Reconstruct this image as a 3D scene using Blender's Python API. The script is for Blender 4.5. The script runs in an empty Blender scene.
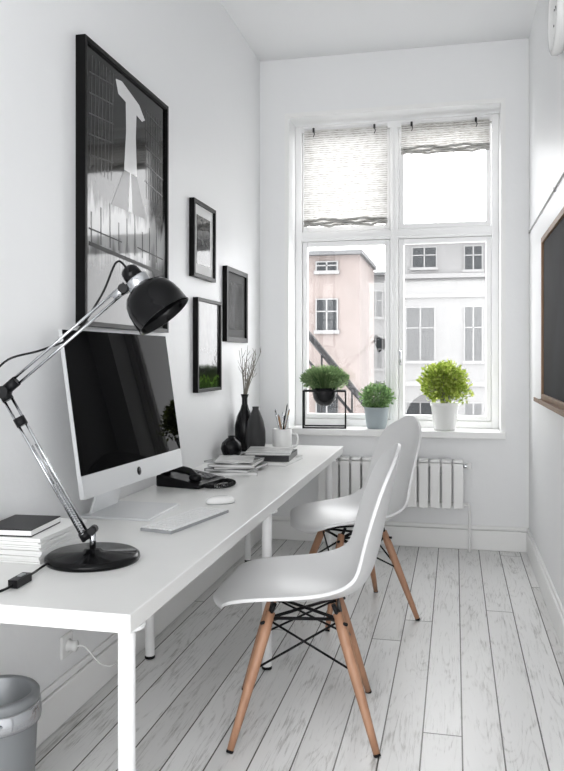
import bpy, bmesh, math, random
from mathutils import Vector, Matrix
random.seed(7)
scn = bpy.context.scene
col = scn.collection

# ------------------------------------------------------------------ materials
def mat(name, color, rough=0.5, metal=0.0, spec=0.5, bump=0, bscale=40, var=0, vscale=8, coat=0, ior=None):
    m = bpy.data.materials.new(name); m.use_nodes = True
    nt = m.node_tree; b = nt.nodes['Principled BSDF']
    c = (color[0], color[1], color[2], 1)
    b.inputs['Base Color'].default_value = c
    b.inputs['Roughness'].default_value = rough
    b.inputs['Metallic'].default_value = metal
    b.inputs['Specular IOR Level'].default_value = spec
    if ior: b.inputs['IOR'].default_value = ior
    if coat: b.inputs['Coat Weight'].default_value = coat
    tc = nt.nodes.new('ShaderNodeTexCoord')
    if var:
        n = nt.nodes.new('ShaderNodeTexNoise'); n.inputs['Scale'].default_value = vscale
        n.inputs['Detail'].default_value = 4
        nt.links.new(tc.outputs['Object'], n.inputs['Vector'])
        r = nt.nodes.new('ShaderNodeValToRGB')
        r.color_ramp.elements[0].position = .3; r.color_ramp.elements[1].position = .7
        r.color_ramp.elements[0].color = tuple(max(0, x*(1-var)) for x in c[:3])+(1,)
        r.color_ramp.elements[1].color = tuple(min(1, x*(1+var)) for x in c[:3])+(1,)
        nt.links.new(n.outputs['Fac'], r.inputs['Fac']); nt.links.new(r.outputs['Color'], b.inputs['Base Color'])
    if bump:
        n = nt.nodes.new('ShaderNodeTexNoise'); n.inputs['Scale'].default_value = bscale
        n.inputs['Detail'].default_value = 5
        nt.links.new(tc.outputs['Object'], n.inputs['Vector'])
        bp = nt.nodes.new('ShaderNodeBump'); bp.inputs['Strength'].default_value = bump
        bp.inputs['Distance'].default_value = .01
        nt.links.new(n.outputs['Fac'], bp.inputs['Height']); nt.links.new(bp.outputs['Normal'], b.inputs['Normal'])
    return m

M_wall = mat('wall_paint', (.85,.855,.86), .42, bump=.2, bscale=14, spec=.4)
M_ceil = mat('ceiling_paint', (.86,.865,.87), .8)
M_trim = mat('trim_paint', (.87,.87,.86), .35)
M_win  = mat('window_paint', (.90,.90,.90), .35)
M_desk = mat('desk_laminate', (.76,.76,.745), .3, bump=.03, bscale=120, var=.02, vscale=5)
M_legm = mat('white_metal', (.80,.80,.80), .3)
M_blackm = mat('black_enamel', (.004,.004,.0045), .12, spec=.5, ior=1.25)
M_blackp = mat('black_plastic', (.007,.007,.008), .35, spec=.5, ior=1.25)
M_chrome = mat('chrome', (.50,.51,.53), .14, metal=1)
M_alu = mat('aluminium', (.68,.69,.70), .35, metal=.5)
M_glassb = mat('display_glass', (.0012,.0012,.0015), .015, spec=.5, ior=1.075)
M_shell = mat('chair_shell_plastic', (.72,.72,.72), .35)
M_white = mat('white_ceramic', (.82,.82,.81), .25)
M_paper = mat('paper', (.80,.80,.79), .8)
M_rad = mat('radiator_enamel', (.87,.87,.86), .3)
M_vaseb = mat('black_stoneware', (.007,.007,.008), .25, ior=1.3)
M_vaseg = mat('grey_stoneware', (.045,.045,.046), .5, var=.15, ior=1.3)
M_potg = mat('grey_blue_pot', (.34,.39,.41), .6)
M_soil = mat('soil', (.05,.035,.025), .95, bump=.6)
M_twig = mat('twig_bark', (.22,.20,.17), .8)
M_bin = mat('bin_steel', (.22,.23,.24), .4, metal=.4)
M_board = mat('blackboard_slate', (.016,.018,.020), .7, var=.35, vscale=3, ior=1.2)
M_oakd = mat('board_frame_wood', (.22,.12,.06), .5, var=.2)
M_lead = mat('pencil_brown', (.35,.2,.1), .6)

def wood_mat():
    m = mat('leg_wood', (.55,.33,.21), .45); nt = m.node_tree; b = nt.nodes['Principled BSDF']
    tc = nt.nodes.new('ShaderNodeTexCoord'); mp = nt.nodes.new('ShaderNodeMapping')
    mp.inputs['Scale'].default_value = (60,60,5)
    n = nt.nodes.new('ShaderNodeTexNoise'); n.inputs['Scale'].default_value = 1; n.inputs['Detail'].default_value = 4
    r = nt.nodes.new('ShaderNodeValToRGB')
    r.color_ramp.elements[0].color = (.28,.135,.075,1); r.color_ramp.elements[1].color = (.48,.27,.165,1)
    nt.links.new(tc.outputs['Object'], mp.inputs['Vector']); nt.links.new(mp.outputs['Vector'], n.inputs['Vector'])
    nt.links.new(n.outputs['Fac'], r.inputs['Fac']); nt.links.new(r.outputs['Color'], b.inputs['Base Color'])
    return m
M_wood = wood_mat()

def leaf_mat(name, c1, c2):
    m = bpy.data.materials.new(name); m.use_nodes = True; nt = m.node_tree
    b = nt.nodes['Principled BSDF']; b.inputs['Roughness'].default_value = .5
    g = nt.nodes.new('ShaderNodeNewGeometry')
    r = nt.nodes.new('ShaderNodeValToRGB')
    r.color_ramp.elements[0].color = c1+(1,); r.color_ramp.elements[1].color = c2+(1,)
    nt.links.new(g.outputs['Random Per Island'], r.inputs['Fac'])
    nt.links.new(r.outputs['Color'], b.inputs['Base Color'])
    t = nt.nodes.new('ShaderNodeBsdfTranslucent'); nt.links.new(r.outputs['Color'], t.inputs['Color'])
    mx = nt.nodes.new('ShaderNodeMixShader'); mx.inputs[0].default_value = .45
    out = nt.nodes['Material Output']
    nt.links.new(b.outputs[0], mx.inputs[1]); nt.links.new(t.outputs[0], mx.inputs[2]); nt.links.new(mx.outputs[0], out.inputs['Surface'])
    return m
M_leaf1 = leaf_mat('fern_leaf', (.10,.19,.07), (.34,.47,.22))
M_leaf2 = leaf_mat('herb_leaf', (.09,.18,.07), (.26,.40,.16))
M_leaf3 = leaf_mat('boxwood_leaf', (.24,.34,.04), (.56,.64,.16))

def floor_mat():
    m = bpy.data.materials.new('white_painted_boards'); m.use_nodes = True; nt = m.node_tree; L = nt.links
    b = nt.nodes['Principled BSDF']; N = nt.nodes.new
    tc = N('ShaderNodeTexCoord'); sp = N('ShaderNodeSeparateXYZ'); L.new(tc.outputs['Object'], sp.inputs[0])
    def math_(op, a, bb=None, c=None):
        n = N('ShaderNodeMath'); n.operation = op
        for i, v in enumerate((a, bb, c)):
            if v is None: continue
            if isinstance(v, (int, float)): n.inputs[i].default_value = v
            else: L.new(v, n.inputs[i])
        return n.outputs[0]
    xb = math_('DIVIDE', math_('ADD', sp.outputs[0], 5.03), .133)
    idx = math_('FLOOR', xb); fx = math_('FRACT', xb)
    ex = math_('ABSOLUTE', math_('SUBTRACT', fx, .5))
    gapx = math_('GREATER_THAN', ex, .481)
    wn = N('ShaderNodeTexWhiteNoise'); wn.noise_dimensions = '1D'; L.new(idx, wn.inputs['W'])
    yo = math_('ADD', math_('DIVIDE', sp.outputs[1], 3.6), math_('MULTIPLY', wn.outputs['Value'], 3.7))
    fy = math_('ABSOLUTE', math_('SUBTRACT', math_('FRACT', yo), .5))
    gapy = math_('GREATER_THAN', fy, .4992)
    gap = math_('MAXIMUM', gapx, gapy)
    cid = math_('ADD', math_('MULTIPLY', idx, 7.3), math_('FLOOR', yo))
    wn2 = N('ShaderNodeTexWhiteNoise'); wn2.noise_dimensions = '1D'; L.new(cid, wn2.inputs['W'])
    def coord(sx, sy, off):
        cmb = N('ShaderNodeCombineXYZ')
        L.new(math_('ADD', math_('MULTIPLY', sp.outputs[0], sx), math_('MULTIPLY', wn2.outputs['Value'], 31)), cmb.inputs[0])
        L.new(math_('ADD', math_('MULTIPLY', sp.outputs[1], sy), math_('MULTIPLY', wn2.outputs['Value'], off)), cmb.inputs[1])
        return cmb.outputs[0]
    def grain(sx, sy, det, dist, off, rough=.7):
        n = N('ShaderNodeTexNoise'); n.inputs['Scale'].default_value = 1; n.inputs['Detail'].default_value = det
        n.inputs['Roughness'].default_value = rough; n.inputs['Distortion'].default_value = dist
        L.new(coord(sx, sy, off), n.inputs['Vector']); return n.outputs['Fac']
    g1 = grain(110, 6, 7, .3, 90, .78)
    g2 = grain(9, 2.6, 3, .4, 50)
    g3 = grain(9, .9, 1, .2, 70, .4)
    lines = math_('ABSOLUTE', math_('SUBTRACT', math_('FRACT', math_('MULTIPLY', g3, 17)), .5))
    lm = N('ShaderNodeMapRange'); lm.inputs[1].default_value = .0; lm.inputs[2].default_value = .17; lm.inputs[3].default_value = 1; lm.inputs[4].default_value = 0
    L.new(lines, lm.inputs[0])
    s = math_('ADD', g1, math_('MULTIPLY', math_('SUBTRACT', g2, .5), .6))
    r = N('ShaderNodeValToRGB'); e = r.color_ramp.elements
    e[0].position = .56; e[0].color = (0,0,0,1); e[1].position = .66; e[1].color = (1,1,1,1)
    L.new(s, r.inputs['Fac'])
    r2 = N('ShaderNodeValToRGB'); e = r2.color_ramp.elements
    e[0].position = .44; e[0].color = (0,0,0,1); e[1].position = .56; e[1].color = (1,1,1,1)
    L.new(s, r2.inputs['Fac'])
    wear = math_('MINIMUM', math_('ADD', math_('MULTIPLY', r.outputs['Color'], .46), math_('MULTIPLY', math_('MULTIPLY', lm.outputs[0], r2.outputs['Color']), .34)), .8)
    base = N('ShaderNodeMix'); base.data_type = 'RGBA'
    base.inputs[6].default_value = (.68,.675,.665,1); base.inputs[7].default_value = (.80,.798,.79,1)
    L.new(wn2.outputs['Value'], base.inputs[0])
    mx = N('ShaderNodeMix'); mx.data_type = 'RGBA'; mx.inputs[7].default_value = (.28,.27,.25,1)
    L.new(wear, mx.inputs[0]); L.new(base.outputs[2], mx.inputs[6])
    mg = N('ShaderNodeMix'); mg.data_type = 'RGBA'; mg.inputs[7].default_value = (.06,.056,.05,1)
    L.new(gap, mg.inputs[0]); L.new(mx.outputs[2], mg.inputs[6])
    L.new(mg.outputs[2], b.inputs['Base Color'])
    b.inputs['Roughness'].default_value = .34
    bp = N('ShaderNodeBump'); bp.inputs['Strength'].default_value = .15; bp.inputs['Distance'].default_value = .003
    L.new(math_('SUBTRACT', 1, math_('ADD', gap, math_('MULTIPLY', s, .3))), bp.inputs['Height'])
    L.new(bp.outputs['Normal'], b.inputs['Normal'])
    return m
M_floor = floor_mat()

def blind_mat():
    m = bpy.data.materials.new('woven_blind'); m.use_nodes = True; nt = m.node_tree; L = nt.links; N = nt.nodes.new
    b = nt.nodes['Principled BSDF']; b.inputs['Roughness'].default_value = .9
    tc = N('ShaderNodeTexCoord')
    w = N('ShaderNodeTexWave'); w.bands_direction = 'Z'; w.inputs['Scale'].default_value = 20
    w.inputs['Distortion'].default_value = 2.2; w.inputs['Detail'].default_value = 2; w.inputs['Detail Scale'].default_value = 2
    L.new(tc.outputs['Object'], w.inputs['Vector'])
    w2 = N('ShaderNodeTexNoise'); w2.inputs['Scale'].default_value = 30
    L.new(tc.outputs['Object'], w2.inputs['Vector'])
    mu = N('ShaderNodeMath'); mu.operation = 'MULTIPLY'
    L.new(w.outputs['Fac'], mu.inputs[0]); L.new(w2.outputs['Fac'], mu.inputs[1])
    r = N('ShaderNodeValToRGB'); r.color_ramp.elements[0].color = (.68,.675,.66,1); r.color_ramp.elements[1].color = (.30,.28,.25,1)
    r.color_ramp.elements[0].position = .12; r.color_ramp.elements[1].position = .7
    L.new(mu.outputs[0], r.inputs['Fac']); L.new(r.outputs['Color'], b.inputs['Base Color'])
    t = N('ShaderNodeBsdfTranslucent'); L.new(r.outputs['Color'], t.inputs['Color'])
    mx = N('ShaderNodeMixShader'); mx.inputs[0].default_value = .42
    L.new(b.outputs[0], mx.inputs[1]); L.new(t.outputs[0], mx.inputs[2])
    L.new(mx.outputs[0], nt.nodes['Material Output'].inputs['Surface'])
    return m
M_blind = blind_mat()

def glass_mat():
    m = bpy.data.materials.new('window_glass'); m.use_nodes = True; nt = m.node_tree
    nt.nodes.remove(nt.nodes['Principled BSDF'])
    t = nt.nodes.new('ShaderNodeBsdfTransparent'); g = nt.nodes.new('ShaderNodeBsdfGlossy'); g.inputs['Roughness'].default_value = .02
    mx = nt.nodes.new('ShaderNodeMixShader'); mx.inputs[0].default_value = .04
    nt.links.new(t.outputs[0], mx.inputs[1]); nt.links.new(g.outputs[0], mx.inputs[2])
    nt.links.new(mx.outputs[0], nt.nodes['Material Output'].inputs['Surface'])
    return m
M_glass = glass_mat()

def print_mat(name, stops, scale=(1,8,1.2), amt=.5, ior=1.2, z0=0, z1=1):
    m = bpy.data.materials.new(name); m.use_nodes = True; nt = m.node_tree; L = nt.links; N = nt.nodes.new
    b = nt.nodes['Principled BSDF']; b.inputs['Roughness'].default_value = .06; b.inputs['IOR'].default_value = ior
    tc = N('ShaderNodeTexCoord'); sp = N('ShaderNodeSeparateXYZ'); L.new(tc.outputs['Object'], sp.inputs[0])
    mr = N('ShaderNodeMapRange'); mr.inputs[1].default_value = z0; mr.inputs[2].default_value = z1
    L.new(sp.outputs[2], mr.inputs[0])
    mp = N('ShaderNodeMapping'); mp.inputs['Scale'].default_value = scale; L.new(tc.outputs['Object'], mp.inputs['Vector'])
    n = N('ShaderNodeTexNoise'); n.inputs['Scale'].default_value = 3; n.inputs['Detail'].default_value = 6; L.new(mp.outputs[0], n.inputs['Vector'])
    a = N('ShaderNodeMath'); a.operation = 'MULTIPLY_ADD'; a.inputs[1].default_value = amt; a.inputs[2].default_value = -.5*amt
    L.new(n.outputs['Fac'], a.inputs[0])
    s = N('ShaderNodeMath'); s.operation = 'ADD'; L.new(a.outputs[0], s.inputs[0]); L.new(mr.outputs[0], s.inputs[1])
    r = N('ShaderNodeValToRGB'); e = r.color_ramp.elements
    while len(e) < len(stops): e.new(.5)
    for i, (p, c) in enumerate(stops):
        e[i].position = p; e[i].color = (c if isinstance(c, tuple) else (c,c,c))+(1,)
    L.new(s.outputs[0], r.inputs['Fac']); L.new(r.outputs['Color'], b.inputs['Base Color'])
    return m

# ------------------------------------------------------------------ mesh builder
class B:
    def __init__(s): s.bm = bmesh.new()
    def face(s, vs, mi, sm):
        try:
            f = s.bm.faces.new(vs); f.material_index = mi; f.smooth = sm; return f
        except ValueError: return None
    def box(s, c, size, mi=0, M=None):
        c = Vector(c); h = Vector(size)/2; vs = []
        for x in (-1,1):
            for y in (-1,1):
                for z in (-1,1):
                    p = Vector((x*h.x, y*h.y, z*h.z))
                    if M is not None: p = M @ p
                    vs.append(s.bm.verts.new(c+p))
        for q in ((0,1,3,2),(4,6,7,5),(0,4,5,1),(2,3,7,6),(0,2,6,4),(1,5,7,3)):
            s.face([vs[i] for i in q], mi, False)
        return s
    def b2(s, lo, hi, mi=0):
        lo, hi = Vector(lo), Vector(hi); return s.box((lo+hi)/2, hi-lo, mi)
    def lathe(s, prof, seg=28, mi=0, M=None, sm=True):
        rings = []
        for r, z in prof:
            if r < 1e-6:
                p = Vector((0,0,z)); p = M @ p if M is not None else p
                rings.append([s.bm.verts.new(p)])
            else:
                ring = []
                for i in range(seg):
                    a = 2*math.pi*i/seg; p = Vector((r*math.cos(a), r*math.sin(a), z))
                    ring.append(s.bm.verts.new(M @ p if M is not None else p))
                rings.append(ring)
        for a, b in zip(rings, rings[1:]):
            for i in range(seg):
                j = (i+1) % seg
                if len(a) == 1 and len(b) == 1: continue
                if len(a) == 1: s.face([a[0], b[i], b[j]], mi, sm)
                elif len(b) == 1: s.face([a[i], a[j], b[0]], mi, sm)
                else: s.face([a[i], a[j], b[j], b[i]], mi, sm)
        return s
    def tube(s, pts, r, seg=8, mi=0, sm=True, cap=True):
        pts = [Vector(p) for p in pts]; n = len(pts)
        rs = r if isinstance(r, (list, tuple)) else [r]*n
        rings = []; up = None
        for i, p in enumerate(pts):
            t = (pts[min(i+1,n-1)]-pts[max(i-1,0)]).normalized()
            if up is None:
                up = Vector((0,0,1)) if abs(t.z) < .9 else Vector((1,0,0))
            up = (up - t*up.dot(t)).normalized(); w = t.cross(up)
            rings.append([s.bm.verts.new(p+rs[i]*(math.cos(2*math.pi*k/seg)*up+math.sin(2*math.pi*k/seg)*w)) for k in range(seg)])
        for a, b in zip(rings, rings[1:]):
            for k in range(seg): s.face([a[k], a[(k+1)%seg], b[(k+1)%seg], b[k]], mi, sm)
        if cap:
            s.face(rings[0], mi, False); s.face(rings[-1], mi, False)
        return s
    def prism(s, pts, M, th, mi=0):
        a = [s.bm.verts.new(M @ Vector((x,y,0))) for x,y in pts]; b = [s.bm.verts.new(M @ Vector((x,y,th))) for x,y in pts]
        s.face(a, mi, False); s.face(b, mi, False); n = len(pts)
        for i in range(n): s.face([a[i],a[(i+1)%n],b[(i+1)%n],b[i]], mi, False)
        return s
    def done(s, name, mats, parent=None, loc=(0,0,0), rot=0, bevel=0, recalc=True, bseg=2):
        if recalc: bmesh.ops.recalc_face_normals(s.bm, faces=s.bm.faces)
        me = bpy.data.meshes.new(name); s.bm.to_mesh(me); s.bm.free()
        for m in (mats if isinstance(mats, (list, tuple)) else [mats]): me.materials.append(m)
        o = bpy.data.objects.new(name, me); col.objects.link(o)
        o.location = loc; o.rotation_euler[2] = rot
        if parent: o.parent = parent
        if bevel:
            md = o.modifiers.new('bevel', 'BEVEL'); md.width = bevel; md.segments = bseg; md.limit_method = 'ANGLE'; md.angle_limit = math.radians(50)
        return o
def empty(name, loc=(0,0,0), rot=0):
    e = bpy.data.objects.new(name, None); col.objects.link(e); e.location = loc; e.rotation_euler[2] = rot
    e.empty_display_size = .1; return e
def axes(o, x, y, z):
    m = Matrix.Identity(4)
    for i, v in enumerate((x,y,z)):
        for k in range(3): m[k][i] = v[k]
    for k in range(3): m[k][3] = o[k]
    return m
def smoothpath(pts, n=8):
    pts = [Vector(p) for p in pts]; out = []
    P = [pts[0]*2-pts[1]]+pts+[pts[-1]*2-pts[-2]]
    for i in range(1, len(P)-2):
        for k in range(n):
            t = k/n; a,b,c,d = P[i-1],P[i],P[i+1],P[i+2]
            out.append(.5*((2*b)+(c-a)*t+(2*a-5*b+4*c-d)*t*t+(3*b-a-3*c+d)*t**3))
    out.append(pts[-1]); return out

# ------------------------------------------------------------------ room
XL, XR, YB, Y0, ZC = -1.374, .483, 5.39, -1.3, 3.44
WT = .38
wx0, wx1, wz0, wz1 = -1.16, .302, .76, 3.02
B().b2((XL-.2,Y0,-.12),(XR+.2,YB+WT,0)).done('floor', M_floor)
B().b2((XL-.2,Y0,ZC),(XR+.2,YB+WT,ZC+.15)).done('ceiling', M_ceil)
B().b2((XL-.2,Y0,0),(XL,YB,ZC)).done('wall_left', M_wall)
B().b2((XR,Y0,0),(XR+.2,YB,ZC)).done('wall_right', M_wall)
# unseen wall added behind the camera to cut fill from the open rear
OZ = 2.55
B().b2((XL-.2,Y0-.2,OZ),(XR+.2,Y0,ZC+.15)).done('fill_blocker_wall', M_wall)
b = B()
b.b2((XL-.2,YB,0),(wx0,YB+WT,ZC)).b2((wx1,YB,0),(XR+.2,YB+WT,ZC))
b.b2((wx0,YB,0),(wx1,YB+WT,wz0)).b2((wx0,YB,wz1),(wx1,YB+WT,ZC))
b.done('wall_back', M_wall)
def baseboard(name, lo, hi):
    B().b2(lo, hi).done(name, M_trim, bevel=.006)
baseboard('baseboard_back', (XL,YB-.018,0),(XR,YB,.135))
B().b2((XL,YB-.011,.137),(XR,YB,.165)).done('trim_1', M_trim, bevel=.005)
baseboard('baseboard_right', (XR-.018,Y0,0),(XR,YB-.019,.135))
B().b2((XR-.011,Y0,.137),(XR,YB-.012,.165)).done('trim_2', M_trim, bevel=.005)
baseboard('baseboard_left', (XL,Y0,0),(XL+.018,YB-.019,.135))
B().b2((XL,Y0,.137),(XL+.011,YB-.012,.165)).done('trim_3', M_trim, bevel=.005)

b = B(); b.b2((wx0,YB,.765),(wx1,YB+.25,.80)); b.b2((wx0-.03,YB-.05,.755),(wx1+.03,YB,.80))
b.done('window_sill', M_trim, bevel=.004)
b = B()
b.b2((wx0-.03,YB-.008,.80),(wx0,YB,wz1+.03)).b2((wx1,YB-.008,.80),(wx1+.03,YB,wz1+.03)).b2((wx0,YB-.008,wz1),(wx1,YB,wz1+.03))
b.done('trim_4', M_trim)
# window
yf0, yf1 = 5.62, 5.70
b = B(); zb, zt, zm, xm = .80, 3.02, 2.20, -.429
b.b2((wx0,yf0,zb),(wx0+.05,yf1,zt)).b2((wx1-.05,yf0,zb),(wx1,yf1,zt))
b.b2((wx0+.05,yf0,zb),(wx1-.05,yf1,zb+.05)).b2((wx0+.05,yf0,zt-.05),(wx1-.05,yf1,zt))
b.b2((xm-.03,yf0,zb+.05),(xm+.03,yf1,zt-.05)); b.b2((wx0+.05,yf0,zm-.035),(xm-.03,yf1,zm+.035)); b.b2((xm+.03,yf0,zm-.035),(wx1-.05,yf1,zm+.035))
for (xa, xc) in ((wx0+.05, xm-.03), (xm+.03, wx1-.05)):
    for (za, zc) in ((zb+.05, zm-.035), (zm+.035, zt-.05)):
        s = .038; y0, y1 = yf0+.015, yf1-.01
        b.b2((xa+.003,y0,za+.003),(xa+s,y1,zc-.003)).b2((xc-s,y0,za+.003),(xc-.003,y1,zc-.003))
        b.b2((xa+s,y0,za+.003),(xc-s,y1,za+s)).b2((xa+s,y0,zc-s),(xc-s,y1,zc-.003))
b.b2((xm-.015,yf0-.015,zb+.05),(xm+.015,yf0,zt-.05)); b.b2((wx0+.05,yf0-.012,zm-.018),(xm-.015,yf0,zm+.018)); b.b2((xm+.015,yf0-.012,zm-.018),(wx1-.05,yf0,zm+.018))
win = b.done('window_1', M_win, bevel=.004)
b = B()
b.tube([(xm+.045,yf0+.012,1.35),(xm+.045,yf0-.02,1.35)], .007); b.tube([(xm+.045,yf0-.02,1.35),(xm+.045,yf0-.02,1.25)], .007)
b.done('window_handle', M_chrome, parent=win)
b = B(); b.b2((wx0+.05,5.665,zb+.05),(wx1-.05,5.669,zt-.05)); b.done('glass_pane', M_glass, parent=win)

# blinds
def blind(name, x0, x1, z0, z1, folds):
    b = B(); nx, nz = 24, 60; V = []
    for j in range(nz+1):
        row = []
        for i in range(nx+1):
            u = i/nx; v = j/nz; z = z1-(z1-z0)*v
            y = 5.575 + .005*math.sin(v*70)+.004*math.sin(u*13+v*5)
            z += .006*math.sin(u*9)*v+.004*math.sin(u*31)*v
            row.append(b.bm.verts.new((x0+(x1-x0)*u, y, z)))
        V.append(row)
    for j in range(nz):
        for i in range(nx): b.face([V[j][i],V[j][i+1],V[j+1][i+1],V[j+1][i]], 0, True)
    for k in range(folds):
        zz = z0+.012*k*1.6
        b.tube([(x0+(x1-x0)*i/16, 5.56+.01*(k%2)+.003*math.sin(i*1.7+k), zz+.006*math.sin(i*.9+k*2)+.004*math.sin(i*2.3)) for i in range(17)], .009, 8, 0)
    for u in (.12, .85):
        x = x0+(x1-x0)*u
        b.tube([(x,5.56,z1-.03),(x,5.56,z1+.0)], .008, 8, 1); b.tube([(x,5.562,z1-.02),(x+.008,5.548,z1-.05),(x,5.545,z1-.07)], .0035, 6, 1)
    b.tube([(x0,5.575,z1-.004),(x1,5.575,z1-.004)], .009, 8, 2)
    b.done(name, [M_blind, M_vaseg, M_win], recalc=False)
blind('woven_roller_blind', -1.085, -.475, 2.27, 2.985, 3)
blind('woven_roller_blind', -.375, .235, 2.76, 2.985, 3)

# radiator
b = B(); n = 13; x0, x1 = -.93, .06; w = (x1-x0)/n
for i in range(n):
    cx = x0+w*(i+.5)
    b.box((cx, 5.262, .445), (w*.84, .022, .30)); b.box((cx, 5.34, .445), (w*.84, .016, .30))
    b.box((cx, 5.303, .445), (.012, .07, .32))
    b.box((cx, 5.303, .607), (w*.84, .10, .016)); 
b.tube([(x0+.01,5.303,.575),(x1-.01,5.303,.575)], .018, 12); b.tube([(x0+.01,5.303,.315),(x1-.01,5.303,.315)], .018, 12)
b.tube([(x1-.01,5.303,.575),(x1+.035,5.303,.575)], .013, 12, 1); b.tube([(x1+.03,5.303,.555),(x1+.03,5.303,.60)], .018, 12, 0)
b.tube(smoothpath([(x1-.01,5.303,.315),(x1+.03,5.303,.315),(x1+.035,5.303,.25),(x1+.035,5.303,.10),(x1+.035,5.303,.0)]), .009, 10, 0)
b.box((-.8,5.368,.5),(.03,.04,.03)); b.box((-.1,5.368,.5),(.03,.04,.03))
b.done('radiator', [M_rad, M_chrome], bevel=.006)

# ------------------------------------------------------------------ desk
DX, DZ = -.728, .71
b = B(); b.b2((XL+.004,1.649,DZ-.045),(DX,5.12,DZ), 0)
for y in (1.72, 3.13, 4.75):
    for x in (-.768, -1.29):
        b.tube([(x,y,.0),(x,y,.012)], .022, 16, 2); b.tube([(x,y,.012),(x,y,DZ-.045)], .021, 20, 1)
        b.tube([(x,y,DZ-.055),(x,y,DZ-.045)], .045, 20, 1)
b.done('desk', [M_desk, M_legm, M_blackp], bevel=.003)

# ------------------------------------------------------------------ desktop computer
comp = empty('desktop_computer', (-1.177, 2.76, DZ))
O = Vector((0,0,.12)); W = Vector((.0516,.9987,0)).normalized(); U = Vector((-.145,.0075,1)).normalized()
Nn = W.cross(U).normalized(); U = Nn.cross(W).normalized()
hw, hh = .415, .572
b = B(); b.prism([(-hw,0),(hw,0),(hw,hh),(-hw,hh)], axes(O-Nn*.016, W, U, Nn), .014)
Vg = []
for j in range(9):
    row = []
    for i in range(13):
        u = i/12*2-1; v = j/8*2-1; d = .016+.035*(1-u**4)*(1-v**4)
        row.append(b.bm.verts.new(O+W*u*hw+U*(hh/2+v*hh/2)-Nn*d))
    Vg.append(row)
for j in range(8):
    for i in range(12): b.face([Vg[j][i],Vg[j][i+1],Vg[j+1][i+1],Vg[j+1][i]], 0, True)
b.done('housing', M_alu, parent=comp)
B().prism([(-hw,0),(hw,0),(hw,.076),(-hw,.076)], axes(O-Nn*.002, W, U, Nn), .003).done('chin', M_alu, parent=comp)
B().lathe([(0,0),(.016,0),(.016,.0015),(0,.0015)], 24, 0, axes(O+U*.038+Nn*.0008, W, U, Nn)).done('badge', M_blackp, parent=comp)
B().prism([(-hw+.001,.0775),(hw-.001,.0775),(hw-.001,hh-.001),(-hw+.001,hh-.001)], axes(O-Nn*.002, W, U, Nn), .003).done('screen', M_glassb, parent=comp)
b = B()
b.prism([(-.17,-.155),(.10,-.155),(.10,.155),(-.17,.155)], axes(Vector((0,0,0)), Vector((1,0,0)), Vector((0,1,0)), Vector((0,0,1))), .009)
b.prism([(-.12,0),(.12,0),(.09,.27),(-.09,.27)], axes(Vector((-.155,0,.006)), Vector((0,1,0)), Vector((.28,0,1)).normalized(), Vector((1,0,-.28)).normalized()), .009)
b.done('stand', M_alu, parent=comp, bevel=.002)

# keyboard
M_key = mat('key_caps', (.84,.84,.84), .4); M_kb = mat('keyboard_tray', (.34,.35,.36), .4, metal=.3)
b = B(); b.box((0,0,.005),(.40,.125,.010), 0)
for r in range(6):
    nk = 14
    for k in range(nk):
        if r == 0 and 4 <= k <= 8:
            if k == 4: b.box((-.195+.39*(6.5)/nk, -.052+r*.0205, .0122),(.135,.0165,.005),1)
            continue
        b.box((-.195+.39*(k+.5)/nk, -.052+r*.0205, .0122), (.0242,.0170,.005), 1)
b.done('keyboard', [M_kb, M_key], loc=(-.945,2.64,DZ), rot=math.radians(78), bevel=.001)
b = B(); pr = [(0,0),(.9,.0),(1,.18),(.97,.45),(.8,.75),(.5,.95),(0,1)]
b.lathe(pr, 32, 0, Matrix.Diagonal((.062,.034,.030,1))); b.lathe([(.92,0),(.95,.05),(.9,.06)], 32, 1, Matrix.Diagonal((.064,.036,.030,1)))
b.done('computer_mouse', [M_white, M_kb], loc=(-.93,3.0,DZ), rot=math.radians(35))

# ------------------------------------------------------------------ desk lamp
R = Vector((.9757,.2192,0)); F = Vector((-.2192,.9757,0)); ZU = Vector((0,0,1))
lamp = empty('desk_lamp', (-1.032,2.073,DZ+.0005))
K = .002922
def LP(px, py, f=0):  # lamp-arm plane, metres from the base
    return R*((px-93)*K)+ZU*((358-py)*K+1.3-DZ)+F*f
B().lathe([(0,0),(.134,0),(.137,.006),(.135,.016),(.125,.022),(.03,.026),(.022,.034),(0,.034)], 56).done('base', M_blackm, parent=lamp)
b = B()
p0 = Vector((0,0,.03)); p1 = LP(93,530)
b.tube([p0, p1], .009, 12, 0); b.tube([p1-F*.02, p1+F*.02], .012, 12, 1)
b.done('post', [M_chrome, M_blackp], parent=lamp)
e = LP(4,392)
b = B()
lo = LP(88,540)
side = R*.85+ZU*.53
for off in (0, 1):
    b.tube([lo+side*.010*(off*2-1)-ZU*.0, e+side*.012*(off*2-1)], .0042, 10, 0)
dirn = (e-lo).normalized(); nrm = dirn.cross(F).normalized()
for f in (-.014, .014):
    pts = []
    s0 = lo+dirn*.02+F*f; L_ = .17
    for i in range(22*8):
        t = i/(22*8); a = t*22*2*math.pi
        pts.append(s0+dirn*(L_*t)+(F*math.cos(a)+nrm*math.sin(a))*.006)
    b.tube(pts, .0013, 5, 0)
    b.tube([s0+dirn*L_, s0+dirn*(L_+.13)], .0018, 6, 0)
for t in (.03,.80,.97):
    c = lo.lerp(e, t); b.tube([c-dirn*.013, c+dirn*.013], .017, 12, 1)
b.tube([e-F*.022, e+F*.022], .018, 16, 1)
b.done('lower_arm', [M_chrome, M_blackp], parent=lamp)
b = B(); h = LP(124,289)
d2 = (h-e).normalized(); s2 = d2.cross(F).normalized()
b.tube([e+s2*.010, h+s2*.010], .0042, 10, 0); b.tube([e-s2*.010, h-s2*.010], .0042, 10, 0)
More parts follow.
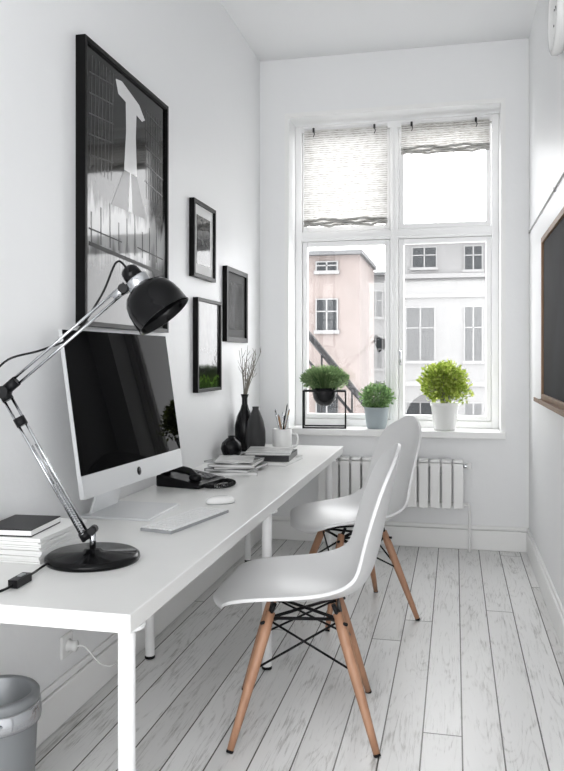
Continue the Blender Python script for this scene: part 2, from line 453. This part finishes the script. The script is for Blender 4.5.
b.tube([e+d2*.01, e+d2*.05], .016, 12, 1); b.tube([h-d2*.04, h+d2*.012], [.012,.017], 14, 0)
b.tube([h-F*.02,h+F*.02], .014, 14, 1)
b.done('upper_arm', [M_chrome, M_blackp], parent=lamp)
ax = (R*.60-ZU*.76-F*.10).normalized(); st = LP(127,268)
xx = ax.cross(F).normalized(); yy = ax.cross(xx).normalized(); HM = axes(st, xx, yy, ax) @ Matrix.Diagonal((.88,.88,.88,1))
b = B()
b.lathe([(0,0),(.018,.001),(.027,.008),(.031,.02),(.032,.052),(0,.052)], 32, 0, HM)
b.lathe([(.0,.050),(.040,.050),(.041,.054),(.041,.078),(.038,.082),(0,.082)], 32, 1, HM)
b.lathe([(.034,.078),(.050,.084),(.070,.096),(.084,.115),(.092,.140),(.096,.170),(.097,.205),(.099,.207),(.095,.207),(.094,.170),(.090,.142),(.082,.118),(.068,.099),(.048,.087),(0,.084)], 40, 0, HM)
b.tube([h, st+ax*.055], .010, 10, 1)
b.done('shade', [M_blackm, M_chrome], parent=lamp)
B().lathe([(0,.085),(.014,.085),(.016,.11),(.028,.135),(.03,.15),(.022,.172),(0,.18)], 20, 0, HM).done('bulb', M_white, parent=lamp)
b = B()
b.tube(smoothpath([st+ax*.01, LP(116,262,.01), LP(100,295,.02), LP(72,335,.02), LP(40,350,.02), LP(5,362,.0), LP(-8,395,-.04), LP(-9,480,-.14),Vector((-.30,-.32,.06)),Vector((-.24,-.37,.009)),Vector((-.12,-.395,.006)),Vector((-.078,-.345,.006)),Vector((-.071,-.269,.010)),Vector((-.085,-.18,.006)),Vector((-.09,-.125,.008)),Vector((-.075,-.08,.02))], 8), .0034, 8)
b.box((-.071,-.269,.0115),(.026,.075,.021),0,Matrix.Rotation(.05,3,'Z'))
b.box((-.071,-.262,.0235),(.012,.022,.003),1)
b.done('power_cord', [M_blackp, M_kb], parent=lamp)

# paper stack + notebook
b = B()
for i in range(14):
    b.box((random.uniform(-.003,.003),random.uniform(-.006,.006),.003+i*.0052), (.205,.28,.0044), 0, Matrix.Rotation(random.uniform(-.02,.02),3,'Z'))
b.done('paper_stack', M_paper, loc=(-1.257,2.135,DZ))
b = B(); b.box((0,0,.0015),(.15,.20,.003),0); b.box((.002,0,.0105),(.144,.194,.015),1); b.box((0,0,.0195),(.15,.20,.003),0); b.box((-.0735,0,.0105),(.003,.20,.015),0)
b.done('notebook', [M_blackp, M_paper], loc=(-1.275,2.10,DZ+.0735), rot=.08)

# ------------------------------------------------------------------ telephone
ph = empty('telephone', (-1.20,3.42,DZ), math.radians(-12))
b = B(); Mx = axes(Vector((0,-.12,0)), Vector((1,0,0)), Vector((0,0,1)), Vector((0,1,0)))
b.prism([(-.12,0),(.11,0),(.11,.022),(-.10,.055),(-.12,.05)], Mx, .25)
b.done('body', M_blackp, parent=ph, bevel=.006)
b = B(); sl = Matrix.Rotation(math.radians(8.8),3,'Y')
for i in range(4):
    for j in range(3): b.box((.07-i*.027,.02+j*.028,.0325+.0042*i),(.018,.02,.007),0,sl)
b.box((-.065,.048,.054),(.035,.085,.006),1,sl)
b.done('keypad', [mat('key_grey',(.12,.12,.125),.5), M_glassb], parent=ph, bevel=.0015)
b = B()
b.tube(smoothpath([(.06,-.075,.052),(.03,-.075,.072),(-.03,-.075,.08),(-.09,-.075,.078),(-.115,-.075,.068)]), .017, 14)
M1 = Matrix.Translation((.065,-.075,.031)); b.lathe([(0,0),(.026,0),(.031,.012),(.027,.028),(0,.034)], 20, 0, M1)
M1 = Matrix.Translation((-.095,-.075,.052)); b.lathe([(0,0),(.024,0),(.029,.012),(.025,.026),(0,.032)], 20, 0, M1)
b.done('handset', M_blackp, parent=ph)
b = B(); path = smoothpath([(.11,-.07,.012),(.16,-.08,.012),(.20,-.02,.012),(.19,.06,.012),(.14,.10,.012),(.112,.08,.014)], 10); pts = []
nP = len(path)
for i in range(48*8):
    t = i/(48*8)*(nP-1.001); k = int(t); p = path[k].lerp(path[k+1], t-k); tg = (path[k+1]-path[k]).normalized(); nn = tg.cross(ZU)
    a = i/8*2*math.pi; pts.append(p+(nn*math.cos(a)+ZU*math.sin(a))*.009)
b.tube(pts, .0022, 5); b.done('coiled_cord', M_blackp, parent=ph)

# magazines and books
M_cov1 = mat('cover_grey', (.16,.17,.18), .3, var=.8, vscale=14); M_cov2 = mat('cover_pale', (.50,.50,.49), .3, var=.4, vscale=12)
M_cov3 = mat('cover_dark', (.015,.015,.017), .3, var=.5, vscale=20, spec=.3)
b = B(); z = 0
for i, (sx, sy, th, r, c, dx, dy) in enumerate(((.24,.32,.016,.25,1,0,0),(.23,.31,.014,-.1,0,.01,.01),(.21,.29,.013,.35,2,-.01,0),(.23,.30,.012,.05,1,.015,-.01),(.20,.27,.008,-.3,0,0,.01),(.19,.25,.006,.2,1,.01,-.02))):
    Mr = Matrix.Rotation(r,3,'Z')
    b.box((dx,dy,z+th/2),(sx-.006,sy-.006,th-.003),3,Mr); b.box((dx,dy,z+.0008),(sx,sy,.0016),c,Mr); b.box((dx,dy,z+th-.0008),(sx,sy,.0016),c,Mr)
    b.box(Vector((dx,dy,z+th/2))+Mr@Vector((-sx/2,0,0)),(.002,sy,th),c,Mr); z += th
b.done('magazine_stack', [M_cov1, M_cov2, M_cov3, M_paper], loc=(-1.12,3.86,DZ))
b = B(); z = 0
for (sx, sy, th, r, c) in ((.29,.35,.022,-.08,1),(.27,.33,.032,.06,0),(.25,.30,.014,.15,1)):
    Mr = Matrix.Rotation(r,3,'Z')
    b.box((.003,0,z+th/2),(sx-.008,sy-.008,th-.005),2,Mr); b.box((0,0,z+.0015),(sx,sy,.003),c,Mr); b.box((0,0,z+th-.0015),(sx,sy,.003),c,Mr)
    b.box(Vector((0,0,z+th/2))+Mr@Vector((-sx/2,0,0)),(.004,sy,th),c,Mr)
    if c == 0: b.box(Vector((0,0,z+th/2))+Mr@Vector((sx/2-.002,0,0)),(.004,sy,th),c,Mr); b.box(Vector((0,0,z+th/2))+Mr@Vector((0,-sy/2+.002,0)),(sx,.004,th),c,Mr)
    z += th
b.done('book_stack', [M_cov3, M_cov2, M_paper], loc=(-1.03,4.27,DZ))

# vases
b = B(); b.lathe([(0,0),(.040,0),(.052,.02),(.063,.09),(.063,.16),(.050,.22),(.028,.265),(.018,.30),(.018,.335),(.026,.36),(.022,.36),(.014,.335),(.013,.29),(0,.27)], 36)
vase = b.done('bottle_vase', M_vaseb, loc=(-1.303,4.72,DZ))
b = B()
base = Vector((0,0,.28))
for i in range(11):
    a = random.uniform(0,6.28); s = random.uniform(.03,.12); hgt = random.uniform(.24,.40)
    top = Vector((max(-.04,math.cos(a)*s), math.sin(a)*s+random.uniform(-.02,.03), .28+hgt))
    mid = Vector((top.x*.35, top.y*.3, .28+hgt*.5))
    pth = smoothpath([base, mid, top], 6); b.tube(pth, [.004-.0028*k/(len(pth)-1) for k in range(len(pth))], 5)
    for q in range(5):
        p = pth[random.randint(5,len(pth)-1)]; d = Vector((random.uniform(-.3,.6),random.uniform(-1,1),random.uniform(.5,1.4))).normalized()*random.uniform(.03,.08)
        t2 = p+d; t2.x = max(t2.x,-.05); b.tube([p,(p+t2)/2+Vector((0,0,-.004)),t2],[.0018,.0014,.0009],4)
b.done('dried_branches', M_twig, parent=vase)
b = B(); b.lathe([(0,0),(.034,0),(.05,.02),(.062,.07),(.061,.14),(.050,.20),(.030,.25),(.019,.275),(.021,.29),(.017,.29),(.014,.275),(0,.26)], 36)
b.done('teardrop_vase', M_vaseg, loc=(-1.200,4.60,DZ))
b = B(); b.lathe([(0,0),(.028,0),(.052,.02),(.064,.055),(.056,.09),(.03,.113),(.02,.12),(.022,.13),(.017,.13),(.014,.118),(0,.105)], 36)
b.done('round_vase', M_vaseb, loc=(-1.29,4.38,DZ))

# pencil mug
b = B(); b.lathe([(0,0),(.056,0),(.060,.004),(.060,.148),(.058,.15),(.055,.148),(.055,.01),(0,.008)], 36)
b.tube(smoothpath([(.058,.0,.12),(.085,.0,.118),(.098,.0,.085),(.088,.0,.045),(.058,.0,.035)],6), .007, 10)
mug = b.done('pencil_mug', M_white, loc=(-1.05,4.68,DZ), rot=.1)
b = B()
for i in range(9):
    a = i*.7+.2; r0 = .018; r1 = .044; ln = random.uniform(.22,.30)
    p0 = Vector((math.cos(a+2.5)*r0,math.sin(a+2.5)*r0,.011)); p1 = Vector((math.cos(a)*r1,math.sin(a)*r1,ln))
    b.tube([p0,p1],.0038,6,i%3); b.tube([p1,p1+(p1-p0).normalized()*.012],[.0038,.0008],6,2)
b.done('pencils', [M_lead, M_blackp, M_chrome], parent=mug)

# ------------------------------------------------------------------ plants
def leaves(b, c, rad, n, size, mi, narrow=.5, up=.3, shell=.55, zmin=None):
    c = Vector(c)
    for i in range(n):
        d = Vector((random.gauss(0,1),random.gauss(0,1),random.gauss(0,1))).normalized()
        q = random.uniform(shell,1.0)*random.choice((1,1,1,.93,1.07,1.13))
        p = c+Vector((d.x*rad[0],d.y*rad[1],d.z*rad[2]))*q
        if zmin is not None and p.z < zmin: p.z = zmin+random.uniform(0,.02)
        t = (d+Vector((0,0,up))+Vector((random.gauss(0,.5),random.gauss(0,.5),random.gauss(0,.5)))).normalized()
        s = t.cross(Vector((random.gauss(0,1),random.gauss(0,1),random.gauss(0,1)))).normalized(); nm = t.cross(s)
        L_ = size*random.uniform(.7,1.25); w = L_*narrow
        v = [b.bm.verts.new(x) for x in (p, p+t*L_*.3+s*w*.45+nm*L_*.05, p+t*L_*.7+s*w*.4+nm*L_*.04, p+t*L_, p+t*L_*.7-s*w*.4+nm*L_*.04, p+t*L_*.3-s*w*.45+nm*L_*.05)]
        b.face(v, mi, False)
ps = empty('fern_in_wire_stand', (-.915,5.47,.80), math.radians(8))
b = B(); a = .15; r = .0058; H = .27
cs = [(-a,-.085),(a,-.085),(a,.085),(-a,.085)]
for i in range(4):
    x, y = cs[i]; x2, y2 = cs[(i+1)%4]
    b.tube([(x,y,0),(x,y,H)], r, 4); b.tube([(x,y,r),(x2,y2,r)], r, 4); b.tube([(x,y,H-r),(x2,y2,H-r)], r, 4)
b.tube([(-a,0,H-r),(a,0,H-r)], r, 4)
b.done('wire_frame', M_blackp, parent=ps)
B().lathe([(0,.155),(.03,.157),(.06,.175),(.08,.21),(.088,.25),(.088,.285),(.084,.285),(.08,.25),(.06,.24),(0,.24)], 32).done('bowl', M_vaseb, parent=ps)
b = B()
for i in range(900):
    a = random.uniform(0,6.283); sp = random.uniform(0,1)**.6; o = Vector((math.cos(a)*.05*sp, math.sin(a)*.05*sp, .25))
    tip = Vector((math.cos(a)*.19*sp, max(-.13,min(.11,math.sin(a)*.13*sp)), .28+.18*math.sqrt(max(0,1-.75*sp*sp))*random.uniform(.75,1.05)))
    midp = (o+tip)/2+Vector((0,0,.035)); w = .004; sd = Vector((-math.sin(a),math.cos(a),0))*w
    v = [b.bm.verts.new(q) for q in (o-sd*.5,o+sd*.5,midp+sd,tip,midp-sd)]
    b.face(v,0,False)
leaves(b, (0,0,.345), (.165,.11,.09), 1500, .019, 0, .45, .3, .6, zmin=.285)
b.done('foliage', M_leaf1, parent=ps, recalc=False)
p2 = empty('potted_herb', (-.545,5.49,.80))
b = B(); pr = [(0,0),(.062,0),(.066,.005)]
for k in range(12): pr += [(.068+.0016*k,.012+k*.0115),(.0705+.0016*k,.017+k*.0115)]
pr += [(.092,.152),(.086,.152),(.080,.13),(0,.13)]
b.lathe(pr, 36); b.done('pot', M_potg, parent=p2)
b = B(); b.lathe([(0,.131),(.079,.131)],20,1)
leaves(b, (0,0,.22), (.112,.095,.09), 1200, .024, 0, .6, .3, .45, zmin=.155)
for i in range(14):
    a = random.uniform(0,6.28); b.tube([(0,0,.13),(math.cos(a)*.07,math.sin(a)*.06,.24)],.002,4,0)
b.done('foliage', [M_leaf2,M_soil], parent=p2, recalc=False)
p3 = empty('potted_boxwood', (-.07,5.49,.80))
b = B(); b.lathe([(0,0),(.070,0),(.074,.005),(.094,.165),(.100,.167),(.100,.19),(.092,.19),(.086,.16),(0,.155)], 40); b.done('pot', M_white, parent=p3)
b = B(); b.lathe([(0,.157),(.084,.157)],20,1)
for k in range(16):   # loose tufts give the bush an uneven outline
    a = k*2.4; rr = .10*math.sqrt((k+.5)/16); zz = .33+.075*math.cos(k*1.7)
    leaves(b, (math.cos(a)*rr*1.25, math.sin(a)*rr*.6-.01, zz), (.075,.06,.07), 120, .030, 0, .6, .5, .3, zmin=.195)
leaves(b, (0,-.01,.325), (.16,.105,.12), 700, .030, 0, .62, .4, .35, zmin=.195)
for i in range(26):
    a = random.uniform(0,6.28); b.tube([(0,0,.15),(math.cos(a)*.05,math.sin(a)*.04,.25),(math.cos(a)*.12,math.sin(a)*.07,.38)],.0025,4,2)
b.done('foliage', [M_leaf3,M_soil,M_twig], parent=p3, recalc=False)

# ------------------------------------------------------------------ framed pictures (left wall)
M_frame = mat('frame_black', (.004,.004,.004), .35, ior=1.2)
M_pr1 = print_mat('print_city_reflection', [(0,.004),(.10,.02),(.18,.008),(.25,.14),(.31,.42),(.41,.45),(.47,.05),(.60,.012),(1,.005)], (1,7,1.3), .28, 1.3, -.5, .5)  # city print; pale lower band is the window's reflection painted in
M_pr2 = print_mat('print_street', [(0,.06),(.35,.01),(.6,.08),(1,.006)], (1,9,7), .9, 1.25, -.2, .2)
M_pr3 = print_mat('print_meadow', [(0,(.01,.03,.006)),(.14,(.06,.11,.02)),(.20,.01),(.36,.03),(.6,.10),(1,.20)], (1,7,4), .35, 1.25, -.26, .26)
M_pr4 = print_mat('print_portrait', [(0,.006),(.4,.05),(.7,.012),(1,.09)], (1,12,9), .8, 1.25, -.2, .2)
M_prw = mat('print_white', (.66,.66,.66), .15, ior=1.3); M_prg = mat('print_grey', (.06,.06,.06), .15, ior=1.3)
M_matg = mat('mat_board_grey', (.07,.07,.07), .6, ior=1.2)
def picture(name, y0, y1, z0, z1, dep, bar, matw, pm, extra=None, mm=None):
    cy, cz = (y0+y1)/2, (z0+z1)/2; w, h = y1-y0, z1-z0
    e = empty(name, (XL,cy,cz)); b = B()
    b.b2((0,-w/2,-h/2),(dep,-w/2+bar,h/2)).b2((0,w/2-bar,-h/2),(dep,w/2,h/2)).b2((0,-w/2+bar,-h/2),(dep,w/2-bar,-h/2+bar)).b2((0,-w/2+bar,h/2-bar),(dep,w/2-bar,h/2))
    b.done('frame', M_frame, parent=e, bevel=.001)
    if matw: B().b2((.0,-w/2+bar,-h/2+bar),(dep-.014,w/2-bar,h/2-bar)).done('mat_board', mm or M_paper, parent=e)
    i = bar+matw; x = dep-.012
    B().b2((.0,-w/2+i,-h/2+i),(x,w/2-i,h/2-i)).done('print', pm, parent=e)
    if extra:
        b = B()
        for pts, mi in extra:
            b.prism([(-w/2+i+u*(w-2*i), -h/2+i+v*(h-2*i)) for u,v in pts], axes(Vector((x,0,0)),Vector((0,1,0)),Vector((0,0,1)),Vector((1,0,0))), .0008+.0004*mi, mi)
        b.done('print_shapes', [M_prg, M_prw, M_frame], parent=e)
ext = [([(.33,.955),(.40,.965),(.62,.925),(.70,.88),(.66,.865),(.585,.875),(.575,.78),(.59,.62),(.43,.62),(.455,.78),(.45,.895),(.36,.905)],1),
       ([(.43,.62),(.59,.62),(.72,.46),(.28,.46)],0), ([(.50,.62),(.515,.62),(.53,.46),(.48,.46)],1)]
for k in range(7):
    u = .05+k*.038; ext.append(([(u,.55),(u+.006,.55),(u+.026,.97),(u+.02,.97)],0))
    u = .72+k*.036; ext.append(([(u,.55),(u+.006,.55),(u-.006,.93),(u-.012,.93)],0))
for k in range(5):
    v = .60+k*.075; ext.append(([(.04,v),(.30,v+.02),(.30,v+.025),(.04,v+.005)],0)); ext.append(([(.70,v+.02),(.96,v-.005),(.96,v),(.70,v+.025)],0))
ext += [([(.04,.275),(.96,.24),(.96,.255),(.04,.29)],2),([(.04,.335),(.40,.325),(.40,.329),(.04,.34)],2),([(.60,.325),(.96,.31),(.96,.315),(.60,.33)],2)]
for k in range(9):
    u = .06+k*.1; ext.append(([(u,.29),(u+.012,.29),(u+.012,.40+.03*(k%3)),(u,.40+.03*(k%3))],0))
picture('framed_city_poster', 2.62, 3.47, 1.42, 2.50, .04, .018, 0, M_pr1, ext)
picture('framed_photograph', 3.87, 4.25, 1.735, 2.15, .03, .02, .055, M_pr2)
picture('framed_photograph', 4.47, 4.95, 1.40, 1.86, .03, .03, .05, M_pr4, mm=M_matg)
picture('framed_photograph', 3.93, 4.36, 1.112, 1.628, .03, .018, 0, M_pr3)

# ------------------------------------------------------------------ right wall items
bb = empty('chalkboard', (XR,3.79,1.515)); b = B(); w, h = 1.25, .88
b.b2((-.025,-w/2,-h/2),(0,-w/2+.03,h/2)).b2((-.025,w/2-.03,-h/2),(0,w/2,h/2)).b2((-.025,-w/2+.03,-h/2),(0,w/2-.03,-h/2+.03)).b2((-.025,-w/2+.03,h/2-.03),(0,w/2-.03,h/2))
b.b2((-.06,-w/2+.05,-h/2-.012),(0,w/2+.04,-h/2)); b.b2((-.06,-w/2+.05,-h/2),(-.052,w/2+.04,-h/2+.010))
b.done('wood_frame', M_oakd, parent=bb, bevel=.002)
B().b2((-.014,-w/2+.03,-h/2+.03),(0,w/2-.03,h/2-.03)).done('slate', M_board, parent=bb)
b = B(); b.tube([(XR-.006,Y0+.1,2.13),(XR-.006,5.36,2.13)], .004, 6)
for y in (1,2,3,4,5.3): b.box((XR-.005,y,2.13),(.01,.02,.02))
b.done('wall_cable', mat('cable_grey',(.45,.45,.45),.5))
ck = empty('wall_clock', (XR,3.70,2.87))
CM = axes(Vector((0,0,0)),Vector((0,1,0)),Vector((0,0,-1)),Vector((-1,0,0)))
B().lathe([(0,0),(.17,0),(.18,.02),(.178,.045),(.165,.052),(.155,.045),(.155,.025),(0,.025)],48,0,CM).done('rim', M_white, parent=ck)
b = B(); b.tube([(-.028,0,0),(-.028,.06,.06)],.003,6); b.tube([(-.028,0,0),(-.028,-.02,.12)],.002,6); b.lathe([(0,.025),(.01,.025),(.01,.033),(0,.033)],16,0,CM)
for i in range(12):
    a = i*math.pi/6; b.box((-.027,math.cos(a)*.135,math.sin(a)*.135),(.003,.008,.008))
b.done('hands', M_blackp, parent=ck)

sk = empty('wall_outlet', (XL,2.541,.264)); b = B(); b.b2((0,-.04,-.04),(.012,.04,.04)); b.done('plate', M_white, parent=sk, bevel=.004)
B().lathe([(0,.012),(.022,.012),(.024,.016),(.019,.018),(.017,.03),(.02,.045),(0,.05)],20,0,axes(Vector((0,0,0)),Vector((0,1,0)),Vector((0,0,-1)),Vector((1,0,0)))).done('plug', M_white, parent=sk)
b = B(); b.tube(smoothpath([(.045,0,0),(.07,.02,-.01),(.10,.08,-.09),(.12,.16,-.12),(.10,.26,-.08),(.06,.32,.1),(.05,.34,.38)]), .0035, 8); b.done('power_cord', M_white, parent=sk)

# waste bin
b = B()
b.lathe([(0,0),(.095,0),(.098,.006),(.112,.300)],48,0); b.lathe([(.112,.300),(.121,.303),(.123,.315),(.121,.350),(.115,.354)],48,1)
b.lathe([(.115,.354),(.118,.36),(.118,.374),(.113,.38),(.100,.380),(.096,.374),(.094,.25),(0,.25)],48,0)
b.tube(smoothpath([(-.03,-.120,.335),(-.02,-.150,.30),(.03,-.155,.29),(.07,-.135,.31),(.08,-.095,.335)]), .004, 8, 1)
b.done('waste_bin', [M_bin, M_chrome], loc=(-1.238,1.90,0))

# ------------------------------------------------------------------ chairs
def chair(loc, ang):
    e = empty('shell_chair', loc, ang)
    rows = [(.325,.445,.15,-.05,0),(.312,.462,.20,-.04,.004),(.27,.476,.24,-.012,.014),(.20,.477,.256,0,.028),(.10,.470,.268,0,.045),(-.02,.462,.272,0,.06),
            (-.13,.467,.268,.01,.075),(-.205,.50,.258,.035,.075),(-.245,.57,.25,.06,.05),(-.268,.66,.243,.07,.02),(-.288,.76,.238,.065,0),
            (-.308,.86,.228,.055,-.008),(-.325,.94,.20,.04,-.022),(-.334,.982,.14,.025,-.03),(-.337,.994,.07,.01,-.01)]
    b = B(); V = []
    for (f,z,hw,df,dz) in rows:
        V.append([b.bm.verts.new((f+df*(k/5)**2, hw*k/5, z+dz*(abs(k)/5)**2.3)) for k in range(-5,6)])
    for a, c in zip(V, V[1:]):
        for k in range(10): b.face([a[k],a[k+1],c[k+1],c[k]],0,True)
    o = b.done('shell', M_shell, parent=e)
    md = o.modifiers.new('sub','SUBSURF'); md.levels = 2; md.render_levels = 2
    md = o.modifiers.new('sol','SOLIDIFY'); md.thickness = .011; md.offset = 0
    md = o.modifiers.new('bev','BEVEL'); md.width = .003; md.segments = 2; md.limit_method = 'ANGLE'; md.angle_limit = 1.0
    T = .115; G = .2425; zt = .425
    def P(sx, sy, z):
        k = (zt-z)/zt; q = T+(G-T)*k; return Vector((sx*q, sy*q, z))
    n = 1
    for sx in (-1,1):
        for sy in (-1,1):
            b = B(); zs = (.006,.10,.25,.36,.425)
            b.tube([P(sx,sy,z) for z in zs], [.0115,.0145,.0185,.0195,.0165], 16, 0)
            b.tube([P(sx,sy,.0),P(sx,sy,.008)], .0125, 12, 1)
            b.tube([P(sx,sy,.40),P(sx,sy,.43)+Vector((-.0*sx,0,0))], .005, 8, 1)
            b.done('leg_%d'%n, [M_wood, M_blackp], parent=e); n += 1
    b = B(); w = .0042
    cc = [(-1,-1),(1,-1),(1,1),(-1,1)]
    for i in range(4):
        a = cc[i]; c = cc[(i+1)%4]
        b.tube([P(*a,.405)*1.0, P(*c,.405)], .006, 8)
        b.tube([P(*a,.40), P(*c,.245)], w, 8); b.tube([P(*c,.40), P(*a,.245)], w, 8)
        b.tube([P(*a,.395)-Vector((a[0]*.03,a[1]*.03,0)), P(*a,.395)+Vector((a[0]*.022,a[1]*.022,0))], .006, 8)
        b.tube([P(*a,.405), Vector((a[0]*.10,a[1]*.13,.458))], .008, 8)
    b.tube([P(-1,-1,.405),P(1,1,.405)], .006, 8); b.tube([P(-1,1,.405),P(1,-1,.405)], .006, 8)
    b.done('wire_base', M_blackp, parent=e)
chair((-.526,2.716,0), math.radians(189.6))
chair((-.511,3.954,0), math.radians(211))

# ------------------------------------------------------------------ outside
M_f1 = mat('facade_white', (.132,.132,.132), .9, var=.08, vscale=1.5); M_f2 = mat('facade_pink', (.145,.122,.114), .9, var=.10, vscale=2)
M_fw = mat('facade_window_dark', (.022,.024,.026), .3, ior=1.2); M_ft = mat('facade_trim', (.168,.168,.168), .8); M_roof = mat('roof_sheet', (.075,.077,.08), .7)
GZ = -3.0
B().b2((-14,6.6,GZ-.2),(14,30,GZ)).done('courtyard_ground', mat('paving',(.28,.28,.28),.9,var=.1))
def building(name, x0, x1, y0, y1, zt, mf, wins):
    b = B(); b.b2((x0,y0,GZ),(x1,y1,zt),0); b.b2((x0-.05,y0-.12,zt),(x1+.05,y1,zt+.06),3)
    for (xa, xb, za, zb_) in wins:
        b.b2((xa,y0-.02,za),(xb,y0-.004,zb_),1)
        b.b2((xa-.04,y0-.05,za-.05),(xb+.04,y0-.004,za),2)
        t_ = .018
        b.b2((xa-t_,y0-.03,za),(xa,y0-.004,zb_+t_),2); b.b2((xb,y0-.03,za),(xb+t_,y0-.004,zb_+t_),2); b.b2((xa,y0-.03,zb_),(xb,y0-.004,zb_+t_),2)
        xm_ = (xa+xb)/2; b.b2((xm_-.011,y0-.03,za),(xm_+.011,y0-.021,zb_),2); zc = za+(zb_-za)*.62; b.b2((xa,y0-.03,zc-.009),(xb,y0-.021,zc+.009),2)
    b.done(name, [mf, M_fw, M_ft, M_roof])
building('apartment_building', -1.05, 1.6, 14, 18, 3.42, M_f1, [(-.74,-.33,2.92,3.27),(.17,.46,2.86,3.27),(-.85,-.36,1.25,2.2),(.17,.46,1.25,2.2),(-.85,-.36,-.6,.5),(.17,.46,-.6,.5),(.9,1.3,1.25,2.2)])
b = B(); b.b2((-1.05,13.92,2.72),(1.6,13.995,2.80)); b.b2((-1.05,13.95,2.38),(1.6,13.995,2.43)); b.b2((-1.05,13.95,.8),(1.6,13.995,.88)); b.done('facade_cornice', M_ft)
building('stair_house', -3.2, -1.33, 11, 13, 2.78, M_f2, [(-1.95,-1.66,1.70,2.14),(-1.95,-1.66,2.56,2.68),(-1.95,-1.66,.1,.7)])
building('rear_wing', -2.2, -1.18, 15, 18, 2.9, M_f1, [(-1.62,-1.38,2.1,2.6),(-1.62,-1.38,1.1,1.7)])
b = B(); b.tube([(-1.9,9,1.82),(-1.18,9,.948),(-.8,9,.5)], .04, 6); b.tube([(-1.9,9,1.5),(-1.18,9,.65),(-.8,9,.2)], .018, 6)
for t in (0,.25,.5,.75,1): 
    x = -1.9+.72*t; z = 1.82-.872*t; b.tube([(x,9,z),(x,9,GZ)], .012, 6)
b.done('stair_railing', M_blackp)

# ------------------------------------------------------------------ light
w = bpy.data.worlds.new('sky'); scn.world = w; w.use_nodes = True
bg = w.node_tree.nodes['Background']; bg.inputs['Color'].default_value = (.985,.99,1,1); bg.inputs['Strength'].default_value = 6.7
def portal(name, loc, rot, sx, sy):
    l = bpy.data.lights.new(name, 'AREA'); l.shape = 'RECTANGLE'; l.size = sx; l.size_y = sy; l.cycles.is_portal = True
    o = bpy.data.objects.new(name, l); col.objects.link(o); o.location = loc; o.rotation_euler = rot
portal('window_portal', (xm,5.80,1.91), (math.radians(-90),0,0), 1.46, 2.24)
portal('room_opening_portal', (-.45,Y0-.1,OZ/2), (math.radians(90),0,0), 1.84, OZ)

scn.view_settings.view_transform = 'Standard'
scn.view_settings.exposure = 0
cam = bpy.data.cameras.new('camera'); co = bpy.data.objects.new('camera', cam); col.objects.link(co)
co.location = (0,0,1.3); co.rotation_euler = (math.radians(90),0,math.radians(12.66))
cam.sensor_fit = 'HORIZONTAL'; cam.sensor_width = 36; cam.lens = 770/564*36; cam.shift_y = -27.5/564
cam.clip_start = .02
scn.camera = co
